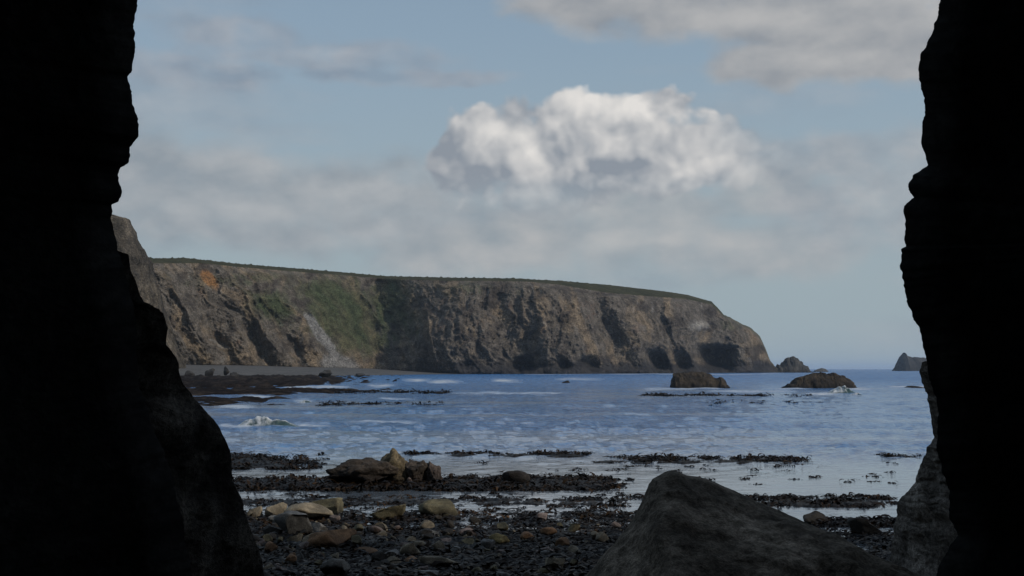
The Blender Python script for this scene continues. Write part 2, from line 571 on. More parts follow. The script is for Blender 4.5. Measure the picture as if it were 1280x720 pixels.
# ------------------------------------------------------------------ the sea
def build_sea():
    rows = [9.0]
    while rows[-1] < 30000:
        d = rows[-1]
        rows.append(d + max(0.11, d * d / (H * F) * 0.75) if d < 900 else d * 1.25)
    r = np.array(rows)
    a = np.concatenate([np.radians(np.linspace(-80, -27, 30)[:-1]), np.radians(np.linspace(-27, 27, 660)), np.radians(np.linspace(27, 80, 30)[1:])])
    A, R = np.meshgrid(a, r)
    X, Y = R * np.sin(A), R * np.cos(A)
    dr = np.gradient(r)[:, None] * np.ones_like(A)
    da = R * np.gradient(a)[None, :]
    rs = np.random.RandomState(3)
    # sheltered water by the shore, with slicks
    shore = sstep(R, 29, 46)
    slick = sstep(fbm(V(X * 0.028 + 4, Y * 0.11, 2.0), 4), -0.05, 0.40)
    calm = np.clip(np.maximum((1 - shore) * 1.0, slick * 0.35 * (1 - sstep(R, 90, 260))), 0, 1)
    py = HOR + H * F / Y.clip(5, None)
    calm = np.maximum(calm, 0.4 * np.exp(-((py - 549 - 5 * fbm(V(X * .2, 1, 1), 3)) / 5.0) ** 2) * sstep(R, 30, 40))
    amp = 1 - 0.94 * calm
    PH = [perlin(V(X / L, Y / L, L)) for L in (4.0, 11.0, 27.0)]
    Z = np.zeros_like(X)
    for k in range(46):
        lam = 0.4 * (8 / 0.4) ** (k / 45.0)
        th = rs.normal(0, 0.95)
        kx, ky = math.sin(th) * 2 * math.pi / lam, math.cos(th) * 2 * math.pi / lam
        s = 0.060 if lam < 1.8 else 0.014 + 0.026 * sstep(R, 60, 170)
        ph = rs.uniform(0, 6.28) + 2.2 * PH[k % 3] * (k % 2 * 2 - 1) * min(1.0, 4.0 / lam + .3)
        keep = sstep(lam / np.maximum(dr * np.abs(math.cos(th)) + da * abs(math.sin(th)), 1e-6), 2.2, 4.5)
        w = np.sin(kx * X + ky * Y + ph)
        Z += keep * s * lam / (2 * math.pi) * (w + 0.25 * np.cos(2 * (kx * X + ky * Y + ph))) * amp
    # swell lines further out
    Z += 0.05 * np.sin(Y * 0.42 + 2.2 * perlin(V(X * 0.02, Y * 0.02, 5.0)) * 3) * sstep(R, 50, 110) * (1 - sstep(R, 250, 500)) * sstep(fbm(V(X * .03, Y * .05, 8.), 3), -0.1, .3)
    # white water
    pxx = 640 + F * X / Y.clip(1, None)
    foam = np.zeros_like(X)

    def streak(x0, x1, yy, h, amt=1.0, wob=1.0):
        e = sstep(pxx, x0, x0 + 18) * (1 - sstep(pxx, x1 - 30, x1))
        yc = yy + wob * perlin(V(pxx * 0.03, yy, 2.0))
        return amt * e * np.exp(-((py - yc) / h) ** 2)
    for s in [(350, 445, 483.6, 1.5, 1), (455, 500, 481.5, 1.6, 1), (300, 350, 496.5, 1.4, .9), (364, 400, 501, 2.0, .9), (270, 330, 508, 1.3, .6),
              (500, 545, 475, 1.5, .9), (530, 585, 477, 1.8, .9), (610, 660, 476, 1.6, .9), (690, 760, 474, 1.2, .5), (470, 530, 498, 1.2, .7),
              (560, 720, 491, 1.0, .4), (800, 880, 486, 1.0, .55), (880, 1000, 489, 1.0, .5), (1000, 1060, 492, 1.5, .8), (1040, 1100, 486, 1.4, .7),
              (1100, 1180, 483, 1.0, .8), (960, 1020, 485.6, .8, .6), (838, 915, 485, .8, .7), (430, 540, 527, 1.4, .45), (330, 420, 531, 1.6, .8), (270, 330, 533, 1.8, 1.0), (350, 400, 537, 1.2, .6),
              (650, 980, 467.5, .5, .5), (950, 1020, 465, .6, .7)]:
        foam = np.maximum(foam, streak(*s))
    foam = np.clip(foam * 1.6, 0, 1) * sstep(fbm(V(X * .25, Y * .12, 4.0), 3), -0.45, 0.05)
    P = V(X, Y, Z)
    o = grid_obj('sea', P, M_SEA, flip=True, attrs={'foam': foam, 'calm': calm})
    put(o, 'blue choppy sea filling the bay out to the horizon', kind='structure')


build_sea()


# ------------------------------------------------------------------ headland
def build_headland():
    xb = np.concatenate([np.linspace(-1100, 60, 110)[:-1], np.linspace(60, 180, 40)[:-1], np.linspace(180, 972, 820)])
    m = len(xb)
    nw = 170
    w = np.linspace(0, 1, nw)
    D = np.interp(xb, [-1100, -400, 60, 180, 250, 330, 400, 470, 520, 570, 640, 720, 800, 860, 900, 940, 972], [230, 330, 445, 505, 545, 575, 600, 628, 622, 612, 618, 640, 690, 740, 775, 815, 850])
    setb = np.interp(xb, [60, 200, 300, 380, 450, 500, 560, 700, 880, 972], [26, 26, 34, 46, 46, 34, 28, 26, 22, 10])
    edge_y = np.interp(xb, [-1100, -400, 60, 190, 250, 300, 400, 480, 560, 600, 660, 700, 760, 820, 860, 890, 905, 925, 940, 950, 957, 962, 972],
                       [185, 262, 312, 329, 329, 334, 342, 348, 351, 351, 352, 356, 366, 371, 374, 381, 396, 405, 414, 424, 440, 452, 464])
    rim_y = np.interp(xb, [-1100, -400, 60, 190, 230, 300, 400, 480, 560, 640, 700, 760, 800, 830, 860, 890, 905, 925, 940, 950, 957, 962, 972],
                      [178, 255, 306, 323, 322.5, 330, 338, 345, 347, 348, 351, 356, 360.5, 364, 368.5, 377, 393, 403, 411, 421, 437, 450, 463])
    jag = 1.6 * fbm(V(xb / 7.0, 3.3, 1.1), 4) * sstep(xb, 870, 900) + 0.5 * fbm(V(xb / 5.0, 1.3, 7.1), 3)
    edge_y = edge_y + jag
    rim_y = np.minimum(rim_y + jag, edge_y - 0.6)
    Yt = D + setb
    ztop = H + ray(xb, edge_y)[1] * Yt
    zb = np.interp(xb, [60, 200, 300, 460, 540, 600, 972], [5, 4.5, 4.0, 2.5, 0.6, -0.8, -0.8])
    XB, WW = np.meshgrid(xb, w)                       # rows: height, columns: along the coast
    Zc = zb[None, :] + (ztop - zb)[None, :] * WW
    Yc = D[None, :] + setb[None, :] * WW ** 1.15
    pxr, pyr = XB, HOR - (Zc - H) / Yc * F
    q = XB - np.interp(XB, [200, 450, 560, 900], [.55, .5, .15, .42]) * (pyr - 400) + 16 * perlin(V(XB / 55, pyr / 38, 5.)) + 5 * perlin(V(XB / 16, pyr / 13, 2.))
    hgt = np.sin(np.pi * np.clip(WW, 0, 1)) ** 0.5 * 0.8 + 0.2
    rib = fbm(V(q / 52.0, pyr / 190.0, 0.5), 4, 0.5, ridge=True)
    rib2 = fbm(V(q / 15.0, pyr / 27.0, 4.5), 4, 0.58, ridge=True)
    rough = fbm(V(XB / 5.0, pyr / 5.0, 8.5), 4, 0.6)
    iso = fbm(V(XB / 15.0, pyr / 12.0, 15.5), 5, 0.58, ridge=True)
    greenish = np.exp(-((q - 425) / 60) ** 2) * sstep(pyr, 338, 350)
    soft = 1 - 0.75 * greenish
    dep = -(rib * 11.0 + rib2 * 3.6) * hgt * soft - iso * 2.4 * hgt * soft - rough * 1.7 * (0.4 + 0.6 * soft)

    WX = 6 * fbm(V(XB / 26, pyr / 20, 41.), 4, .6)
    WY = 5 * fbm(V(XB / 22, pyr / 22, 51.), 4, .6)

    def bump(cx, cy, sx, sy, lean=0.0, sharp=2.0):
        ux = (XB + WX - cx - lean * (pyr - cy)) / sx
        uy = (pyr + WY - cy) / sy
        return np.exp(-(np.abs(ux) ** sharp + np.abs(uy) ** sharp))
    dep += 12 * bump(495, 395, 36, 90, 0.25)            # gully behind the buttress
    dep -= 16 * bump(545, 430, 38, 55, -0.55)           # buttress
    dep += 11 * bump(640, 425, 24, 55, 0.15)            # shaded recess
    dep -= 10 * bump(690, 420, 30, 60, 0.35)
    dep -= 9 * bump(790, 410, 26, 50, 0.45)
    dep += 9 * bump(762, 415, 15, 45, 0.45)
    dep -= 10 * bump(855, 395, 26, 36, 0.35)
    dep += 46 * bump(893, 449, 21, 14, 0.1, 4.0)        # sea caves at the foot
    dep += 30 * bump(822, 452, 11, 13, 0.5, 3.0)
    dep += 20 * bump(851, 454, 10, 12, 0.3, 3.0)
    dep += 14 * bump(655, 456, 13, 9, 0.0, 3.0)
    dep += 12 * bump(735, 455, 12, 8, 0.4, 3.0)
    dep += 10 * bump(705, 457, 9, 7, 0.3, 3.0)
    dep += 9 * bump(275, 430, 12, 26, 0.55)
    dep += 8 * bump(318, 425, 10, 28, 0.6)
    dep += 10 * bump(368, 437, 10, 20, 0.5)
    dep -= 7 * bump(250, 420, 12, 40, 0.5)
    dep -= 8 * bump(345, 430, 12, 26, 0.55)
    # a wave-cut ledge at the foot
    ledge = (1 - sstep(Zc, 1.0, 4.5)) * sstep(XB, 520, 620)
    dep -= 9 * ledge * (0.7 + 0.6 * fbm(V(XB / 14, 2, 2), 3))
    fade = 1 - 0.85 * sstep(WW, 0.93, 1.0)
    fade = fade * (1 - 0.6 * sstep(XB, 930, 965))
    Yc = Yc + dep * fade
    # recompute height so that columns stay on their line of sight in plan
    Xc = (XB - 640) / F * D[None, :] * (1 + 0 * WW) + (XB - 640) / F * (Yc - D[None, :])
    Zc = Zc + 0.6 * rough * np.sin(np.pi * WW) + rib2 * 0.7 * np.sin(np.pi * WW)
    P = V(Xc, Yc, Zc)
    # colours of the rock itself
    n1 = fbm(V(q / 18.0, pyr / 70.0, 11.0), 5, 0.55)
    n2 = fbm(V(XB / 30.0, pyr / 22.0, 21.0), 5, 0.6)
    n3 = fbm(V(q / 5.0, pyr / 22.0, 31.0), 4, 0.6)
    grey = np.array([0.1135, 0.096, 0.0781])
    tan = np.array([0.184, 0.1378, 0.0912])
    dk = np.array([0.0486, 0.0396, 0.0333])
    red = np.array([0.1512, 0.084, 0.0544])
    grn = np.array([0.045, 0.058, 0.026])
    grn2 = np.array([0.085, 0.080, 0.043])
    pale = np.array([0.357, 0.3315, 0.2975])
    och = np.array([0.27, 0.1275, 0.045])
    C = np.ones(P.shape) * grey

    def lay(mask, c):
        nonlocal C
        C = C * (1 - mask[..., None]) + c * mask[..., None]
    lay(sstep(n1, -0.05, 0.25) * 0.9, tan)
    lay(sstep(-n2, -0.05, 0.3) * 0.85, dk)
    lay(sstep(n2 + 0.5 * n3, 0.2, 0.6) * 0.5, red)
    lay(sstep(n3, 0.2, 0.5) * 0.45, pale * 0.75)
    gm = np.maximum(bump(430, 395, 62, 62, 0.45), 0.8 * bump(490, 385, 42, 60, 0.1))
    gm = np.maximum(gm, 0.8 * bump(340, 385, 40, 30, 0.55))
    gm = np.maximum(gm, 0.55 * bump(300, 350, 120, 14))
    gm = np.maximum(gm, 0.5 * bump(600, 362, 90, 14))
    gm = np.maximum(gm, 0.55 * bump(915, 408, 22, 12, 0.6))
    lay(np.clip(sstep(gm + 0.6 * n2 + 0.35 * n3, 0.3, 0.8), 0, 1) * 0.9, np.ones(P.shape) * grn2 * sstep(n1, -.3, .3)[..., None] + grn * (1 - sstep(n1, -.3, .3)[..., None]))
    lay(sstep(bump(258, 347, 14, 16, 0.5) + 0.5 * bump(285, 372, 14, 12, .6) + 0.3 * n2, 0.5, 0.8) * 0.75, och)
    lay(sstep(bump(872, 408, 30, 10, 0.1) + 0.4 * n2 + .3 * n3, 0.5, 1.1) * 0.55, pale)
    scree = bump(402, 420, 9, 46, 0.72, 2.0)
    scree = np.maximum(scree, bump(425, 456, 28, 14, 0.4, 2.0)) * sstep(pyr, 378, 400)
    lay(sstep(scree + 0.35 * n2 + .15 * n3, 0.3, 0.65) * 0.9, np.array([0.185, 0.176, 0.168]))
    wet = (1 - sstep(Zc + 5.0 * n2 + 3 * n3, 3.5, 9.0)) * sstep(XB, 480, 580)
    lay(wet * 0.9, np.array([0.028, 0.027, 0.029]))
    put(grid_obj('headland_cliff', P, M_CLIFF, col=C * 1.25), 'long brown sea cliff with gullies, scree and sea caves across the bay', kind='structure')
    # turf on top, sloping up to the skyline and on across the plateau
    k = np.array([0, .02, .06, .12, .2, .3, .4, .5, .6, .7, .8, .9, 1.0])
    back = np.interp(xb, [60, 700, 800, 890, 940, 972], [45, 45, 60, 40, 14, 6])
    rows = [P[-1]]
    Yr = P[-1][:, 1] + back
    zr = H + ray(xb, rim_y)[1] * Yr
    for t in k[1:]:
        yy = P[-1][:, 1] + back * t
        zz = P[-1][:, 2] + (zr - P[-1][:, 2]) * t ** 0.85
        bush = 1.3 * np.maximum(0, fbm(V(xb / 4.5, t * 2, 2.), 4) + .05) * sstep(np.array(t), 0.5, 1.0) * (1 - sstep(xb, 700, 800))
        rows.append(V((xb - 640) / F * yy, yy, zz + bush))
    for e in (40, 120, 260):
        yy = Yr + e * np.interp(xb, [60, 890, 972], [1, 1, 0.25])
        rows.append(V((xb - 640) / F * yy, yy, zr - 0.05 * e))
    yy = yy + 30
    rows.append(V((xb - 640) / F * yy, yy, -2.0 + 0 * yy))
    T = np.stack(rows, 0)
    tn = fbm(T / 9.0, 4)
    C = np.array([0.045, 0.045, 0.024]) * (1 - sstep(tn, -.2, .4)[..., None]) + np.array([0.075, 0.068, 0.036]) * sstep(tn, -.2, .4)[..., None]
    tipf = sstep(T[..., 0] / T[..., 1] * F + 640, 895, 915)[..., None]
    C = C * (1 - 0.7 * tipf) + np.array([0.14, 0.13, 0.10]) * 0.7 * tipf
    put(grid_obj('headland_turf', T, M_TURF, col=C), 'dark green turf along the top of the headland cliff', kind='structure')


build_headland()


# ------------------------------------------------------------------ shaped rocks
def ridge_rock(name, pts, Y, front, back, base_z, mat, colf, seed, n=220, rows=46, amp=0.1, freq=1.5, mode='hill', jag=0.0, fshape=1.5):
    """rock lofted on its skyline: pts are photograph pixels of the skyline, Y its distance there.
    front / back are horizontal vectors from the skyline to the foot on either side"""
    pts = np.array(pts, float)
    Y = np.broadcast_to(np.asarray(Y, float), (len(pts),))
    R3 = at(pts[:, 0], pts[:, 1], Y)
    s = np.concatenate([[0], np.cumsum(np.linalg.norm(np.diff(R3, axis=0), axis=1))])
    t = np.linspace(0, s[-1], n)
    R = np.stack([np.interp(t, s, R3[:, k]) for k in range(3)], -1)
    if jag:
        R = R + jag * np.stack([fbm(V(t * freq * 3, seed, 1.), 4), 0 * t, fbm(V(t * freq * 3, seed, 5.), 4)], -1)
    f = np.array([*front, 0.0])
    b = np.array([*back, 0.0])
    u = np.concatenate([-np.linspace(1, 0, rows) ** 1.6, np.linspace(0, 1, rows)[1:] ** 1.6])
    U = u[None, :, None]
    off = np.where(U < 0, -U * f, U * b)
    P = R[:, None, :] + off
    if mode == 'hill':
        drop = np.abs(u)[None, :] ** np.where(u < 0, fshape, 1.5)[None, :]
        P[..., 2] = R[:, None, 2] - (R[:, None, 2] - base_z) * drop
    dv = np.stack([fbm(P * freq + seed, 5, 0.55), fbm(P * freq + seed + 31, 5, 0.55), fbm(P * freq + seed + 57, 5, .55)], -1)
    rg = fbm(P * freq * 1.3 + seed, 5, 0.52, ridge=True)
    k = np.clip(np.abs(u) / 0.12, 0.12, 1)[None, :, None]
    nrm = np.array([0.0, -0.55, 0.3])
    P = P + dv * amp * k + rg[..., None] * nrm * amp * 0.7 * k * np.sign(-u + 1e-6)[None, :, None]
    C = colf(P)
    return grid_obj(name, P, mat, flip=False, col=C)


def two_tone(a, b, freq, seed, lo=-0.25, hi=0.3):
    a, b = np.array(a), np.array(b)

    def f(P):
        m = sstep(fbm(P * freq + seed, 5, 0.58), lo, hi)[..., None]
        return a * (1 - m) + b * m
    return f


# crag standing nearer than the headland
put(ridge_rock('crag', [(40, 464), (62, 400), (84, 345), (100, 312), (112, 290), (125, 278), (139, 270), (156, 271), (164, 276), (166, 290), (176, 306), (186, 322), (189, 338), (196, 362), (204, 395), (212, 430), (224, 464)],
               [410, 405, 400, 396, 395, 395, 395, 396, 397, 398, 400, 403, 405, 410, 415, 420, 425], (2, -22), (-10, 60), 2.0, M_CLIFF,
               two_tone((0.065, 0.056, 0.046), (0.145, 0.118, 0.088), 0.09, 5), 5, 240, 60, 2.6, 0.10, 'hill', 0.8, 1.6),
    'tall grey brown crag rising above the left end of the cliff', 'crag')

# cave: an opening in a cliff, lofted from its lip
left_lip = [(262, 1040), (245, 800), (238, 720), (215, 600), (191, 538), (171, 484), (167, 400), (152, 335), (141, 306), (140, 292), (140, 267), (138, 255.5), (147, 252), (149, 244), (147, 217), (149, 209.5), (159, 204), (162, 194),
            (161, 184), (169, 171), (168, 146), (163, 125), (158, 104), (156, 97), (165, 88), (167, 71), (166, 25), (170, 3), (169, -20), (176, -50)]
roof_lip = [(190, -95), (240, -140), (330, -180), (450, -205), (640, -220), (830, -200), (980, -175), (1080, -140), (1140, -95)]
right_lip = [(1165, -50), (1172, -20), (1175, 0), (1177, 22), (1160, 53), (1151, 69), (1150, 89), (1158, 122), (1155, 150), (1155, 183), (1161, 207), (1144, 219), (1135.5, 231),
             (1145, 247), (1133, 258), (1132, 300), (1135.5, 308), (1130, 311), (1128, 336), (1133, 361), (1145.5, 397), (1159, 444), (1162, 458), (1169, 498), (1173, 533), (1179, 591),
             (1188, 613), (1191, 649), (1200, 669), (1190, 684), (1177, 707), (1174, 740), (1150, 860), (1130, 1040)]


def build_cave():
    YL = 6.0
    out = []
    allp = np.array(left_lip + roof_lip + right_lip, float)
    L3 = at(allp[:, 0], allp[:, 1], YL)
    s = np.concatenate([[0], np.cumsum(np.linalg.norm(np.diff(L3, axis=0), axis=1))])
    N = 1500
    t = np.linspace(0, s[-1], N)
    lip = np.stack([np.interp(t, s, L3[:, k]) for k in (0, 2)], -1)
    i1 = int(np.searchsorted(t, s[len(left_lip)]))
    i2 = int(np.searchsorted(t, s[len(left_lip) + len(roof_lip) - 1]))
    # outward normal of a smoothed lip
    ker = np.hanning(161)
    ker /= ker.sum()
    sm = np.stack([np.convolve(np.pad(lip[:, k], 80, mode='edge'), ker, 'valid') for k in (0, 1)], -1)
    tg = np.gradient(sm, axis=0)
    nr = np.stack([-tg[:, 1], tg[:, 0]], -1)
    nr /= np.linalg.norm(nr, axis=1)[:, None]
    cen = np.array([0.0, 2.6])
    flip = np.sign(((sm - cen) * nr).sum(1))
    nr *= flip[:, None]
    rough = 0.030 * fbm(V(t * 5, 2.0, 3.0), 5, 0.62) - 0.022 * np.maximum(0, fbm(V(t * 3.1, 8.0, 3.0), 4, 0.6, ridge=True) - 0.25) + 0.010 * fbm(V(t * 25, 2.0, 3.0), 3, 0.6)
    lip2 = lip + nr * rough[:, None]
    rad_dir = sm - cen
    rad_dir /= np.linalg.norm(rad_dir, axis=1)[:, None]
    rings = []
    # interior, from the back forwards
    ys = np.concatenate([np.linspace(-9, 3, 25)[:-1], np.linspace(3, 6, 36)])
    back_c = np.array([0.0, 2.4])
    for y in ys:
        e = 6 - y
        o = 0.07 * e + 1.5 * (1 - math.exp(-e / 0.7))
        p = sm * (1 - math.exp(-e / 0.25) * 0) if False else (lip2 * math.exp(-e / 0.35) + sm * (1 - math.exp(-e / 0.35)))
        ptmp = V(p[:, 0], y, p[:, 1])
        nz = fbm(ptmp * 0.9 + 3, 5, 0.55) * 0.28 * (1 - math.exp(-e / 0.5))
        p = p + nr * (o + np.maximum(nz, -0.2))[:, None]
        clo = sstep(np.array(-y), 4.5, 9.0) * 0.98
        p = p * (1 - clo) + back_c * clo
        rings.append(V(p[:, 0], y, p[:, 1]))
    # outside face of the cliff
    for o in [0.03, 0.07, 0.14, 0.25, 0.4, 0.7, 1.1, 1.7, 2.6, 4, 6, 9, 13, 18, 24, 32, 42, 55, 75, 100]:
        p = lip2 * math.exp(-o / 0.4) + sm * (1 - math.exp(-o / 0.4))
        dirn = nr * math.exp(-o / 1.0) + rad_dir * (1 - math.exp(-o / 1.0))
        p = p + dirn * o * V(1.0, 1.0)[None, :2]
        y = 6 + 0.10 * o ** 0.8 - 0.30 * np.maximum(p[:, 1] - 6, 0)
        q = V(p[:, 0], y, np.minimum(np.clip(p[:, 1], -2.0, 46.0), np.interp(p[:, 0], [-9, -3, 6], [9, 14, 46])))  # unseen cliff top, shaped low on the left to let sky light in
        nz = fbm(q * 0.35 + 9, 5, 0.55)
        q[:, 1] += nz * min(0.5 * o, 2.0)
        rings.append(q)
    q = rings[-1].copy()
    q[:, 1] -= 60
    rings.append(q)
    G = np.stack(rings, 0)
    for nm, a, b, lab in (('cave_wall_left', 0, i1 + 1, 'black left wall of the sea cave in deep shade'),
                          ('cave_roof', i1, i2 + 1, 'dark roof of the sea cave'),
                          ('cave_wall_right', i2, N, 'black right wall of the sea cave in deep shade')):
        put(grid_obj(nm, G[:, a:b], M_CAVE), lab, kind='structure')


build_cave()

# rock just outside the lip, faintly lit
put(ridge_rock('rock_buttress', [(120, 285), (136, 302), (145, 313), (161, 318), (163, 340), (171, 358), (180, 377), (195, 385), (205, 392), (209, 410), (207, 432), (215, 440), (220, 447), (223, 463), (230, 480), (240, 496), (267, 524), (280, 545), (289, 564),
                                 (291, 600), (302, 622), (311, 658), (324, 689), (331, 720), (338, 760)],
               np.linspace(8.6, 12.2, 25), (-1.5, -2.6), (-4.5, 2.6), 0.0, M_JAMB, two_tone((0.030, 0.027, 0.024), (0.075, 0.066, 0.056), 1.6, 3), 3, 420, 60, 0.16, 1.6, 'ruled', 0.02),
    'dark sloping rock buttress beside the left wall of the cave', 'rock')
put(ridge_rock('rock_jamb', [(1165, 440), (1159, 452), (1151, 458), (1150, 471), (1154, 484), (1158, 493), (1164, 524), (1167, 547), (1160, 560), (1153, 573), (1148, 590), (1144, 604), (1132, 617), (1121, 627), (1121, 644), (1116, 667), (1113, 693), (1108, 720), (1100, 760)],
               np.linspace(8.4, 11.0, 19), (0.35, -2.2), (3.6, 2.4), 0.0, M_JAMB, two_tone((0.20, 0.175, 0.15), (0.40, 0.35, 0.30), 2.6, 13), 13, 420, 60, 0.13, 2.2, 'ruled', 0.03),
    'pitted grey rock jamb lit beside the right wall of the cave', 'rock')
put(ridge_rock('boulder', [(715, 745), (734, 717), (767, 684), (794, 644), (805, 622), (816, 599), (831, 590), (842, 588), (859, 595), (891, 603), (917, 612), (944, 626), (974, 637), (1007, 654), (1045, 669), (1067, 684), (1105, 699), (1146, 717), (1190, 745)],
               [8.3, 8.3, 8.3, 8.3, 8.3, 8.3, 8.3, 8.3, 8.3, 8.3, 8.25, 8.2, 8.15, 8.1, 8.0, 7.9, 7.8, 7.7, 7.6], (-0.1, -2.3), (0.2, 1.8), 0.45, M_BOULDER,
               two_tone((0.115, 0.094, 0.072), (0.26, 0.212, 0.162), 2.2, 23), 23, 420, 90, 0.17, 1.15, 'hill', 0.02, 1.7),
    'big smooth dark boulder with a peaked top in the cave mouth', 'boulder')

# skerries and stacks out in the bay
ROCK_BROWN = ((0.024, 0.020, 0.018), (0.066, 0.050, 0.035))


def skerry(name, pts, d, depth, label, cat, tones=ROCK_BROWN, amp=0.45, freq=0.8, seed=1, jag=0.2, fs=2.4):
    base = -0.6
    tt = two_tone(*tones, freq * 0.9, seed)

    def wetted(P):
        k = (1 - sstep(P[..., 2] + 0.25 * fbm(P * freq * 2, 3), 0.1, 0.25 * P[..., 2].max()))[..., None]
        return tt(P) * (1 - 0.75 * k) + np.array([0.016, 0.014, 0.013]) * 0.75 * k
    put(ridge_rock(name, pts, d, (0, -depth), (0, depth), base, M_SEAROCK, wetted, seed, 160, 30, amp, freq, 'hill', jag, fs), label, cat)


dA = float(dist_of(484.5))
skerry('sea_rock', [(839, 486), (840, 478), (841, 468), (845, 466), (862, 465), (876, 465), (884, 467), (888, 470), (895, 473), (900, 471.5), (904, 474), (906, 480), (910, 485.5)], dA, 2.6,
       'flat topped brown sea rock with a steep left side and notched right end', 'rock', seed=61)
skerry('sea_rock', [(976, 485.5), (984, 481), (988, 480), (994, 473), (1000, 470.5), (1010, 469), (1016, 466), (1024, 465.5), (1034, 467.5), (1040, 466.5), (1048, 469), (1056, 471), (1062, 475), (1066, 483), (1068, 486)], dA * 0.99, 3.0,
       'wide brown humped sea rock with a wave breaking at its right end', 'rock', seed=71)
skerry('sea_stack', [(958, 466), (966, 459), (974, 457), (979, 453), (981, 449), (985, 448.5), (987, 446.5), (993, 446), (996, 450), (1000, 453), (1003, 457), (1007, 459), (1010, 464), (1014, 466)], 860, 14,
       'peaked dark stack off the tip of the headland', 'sea stack', ((0.045, 0.042, 0.039), (0.095, 0.085, 0.072)), 1.6, 0.2, 81, 2.0)
skerry('islet', [(1018, 463), (1023, 461), (1027, 460), (1031, 461), (1034, 463)], 1050, 6, 'tiny low islet beyond the peaked stack', 'islet', ((0.08, 0.075, 0.07), (0.13, 0.12, 0.11)), 0.3, 0.2, 91, 0.2)
skerry('sea_stack', [(1122, 463), (1123, 455), (1125, 446), (1129, 441), (1132, 445), (1137, 447), (1145, 446.5), (1153, 447.5), (1160, 449), (1172, 452), (1180, 463)], 1500, 25,
       'distant grey stack with a pointed end on the horizon', 'sea stack', ((0.035, 0.034, 0.034), (0.065, 0.060, 0.056)), 1.8, 0.1, 101, 2.4)
skerry('islet', [(702, 479), (704, 477.2), (707, 476.4), (710, 475.2), (713, 478.5)], float(dist_of(478.5)), 0.8, 'small dark rock awash in the middle of the bay', 'rock', amp=.08, freq=1.2, seed=103, jag=0.03)
skerry('islet', [(1128, 485), (1134, 482.6), (1140, 482), (1148, 482.8), (1156, 485)], float(dist_of(484.5)), 0.8, 'low dark rock awash off the right wall of the cave', 'rock', amp=.08, freq=1.2, seed=107, jag=0.03)


# ------------------------------------------------------------------ far shore: shingle, reefs
def build_far_shore():
    px = np.linspace(-1000, 600, 360)
    r = np.linspace(0, 1, 40)
    PX, R = np.meshgrid(px, r)
    near = np.interp(px, [-1000, 120, 225, 300, 400, 480, 540, 600], [130, 260, 330, 390, 440, 510, 570, 600])
    far = np.interp(px, [-1000, -400, 60, 120, 180, 250, 330, 400, 470, 520, 600], [250, 350, 460, 490, 520, 560, 585, 615, 640, 640, 630])
    Y = near + (far - near) * R
    X = (PX - 640) / F * Y
    top = np.interp(px, [120, 300, 460, 540, 600], [5.0, 4.4, 3.0, 1.2, 0.4])
    Z = -0.5 + (top + 0.5) * R ** 0.6 + fbm(V(X / 20, Y / 20, 1.), 4) * 0.5 * (1 - R)
    put(grid_obj('shingle_beach', V(X, Y, Z), M_SHINGLE, flip=False), 'strip of grey shingle at the foot of the far cliff', kind='structure')


build_far_shore()


def reef(name, label, rows, seed, hmax):
    """low rock ledge: rows of (photo row, x start, x end); height fades to nothing at its edges"""
    rows = np.array(rows, float)
    py = np.linspace(rows[0, 0], rows[-1, 0], 70)
    x0 = np.interp(py, rows[:, 0], rows[:, 1])
    x1 = np.interp(py, rows[:, 0], rows[:, 2])
    u = np.linspace(0, 1, 420)
    x0 = x0 - 500.0
    PX = x0[:, None] + (x1 - x0)[:, None] * u[None, :]
    Y = dist_of(py)[:, None] + 0 * PX
    X = (PX - 640) / F * Y
    fr = np.clip((PX - 150.0) / (x1[:, None] - 150.0), 0, 1)
    v = np.linspace(0, 1, 70)[:, None]
    env = np.sin(np.pi * v) ** 0.6 * (1 - sstep(fr, 0.45, 1.0))
    n = fbm(V(X * 0.35, Y * 0.16, seed), 5, 0.6)
    Z = -0.28 + hmax * (0.55 * env + 0.25) * 1.5 + n * hmax * 1.9 - 0.5 * hmax * sstep(fr, 0.55, 1.0)
    Z = np.where((v < 0.02) | (v > 0.98), -0.6, Z)
    P = V(X, Y, Z)
    o = grid_obj(name, P, M_REEF, flip=True, col=two_tone((0.014, 0.011, 0.011), (0.062, 0.047, 0.037), 0.3, seed, -.1, .45)(P))
    put(o, label, kind='structure')


reef('reef', 'brown weedy reef flat below the far shingle', [(468.5, 150, 520), (474, 150, 505), (478, 150, 490), (482, 150, 430), (485, 150, 380)], 1.0, 0.75)
reef('reef', 'long thin dark reef ledge reaching into the bay', [(486, 150, 560), (488.5, 150, 590), (491, 150, 500), (494, 150, 380)], 2.0, 0.42)
reef('reef', 'dark reef ledge beside the breaking wave', [(496, 150, 420), (499, 150, 440), (503, 150, 430), (507.5, 150, 350)], 3.0, 0.32)


# ------------------------------------------------------------------ loose rocks
_ICO = {}


def ico(sub):
    if sub not in _ICO:
        import bmesh
        bm = bmesh.new()
        bmesh.ops.create_icosphere(bm, subdivisions=sub, radius=1.0)
        v = np.array([x.co[:] for x in bm.verts])
        f = np.array([[x.index for x in p.verts] for p in bm.faces])
        bm.free()
        _ICO[sub] = (v, f)
    return _ICO[sub]


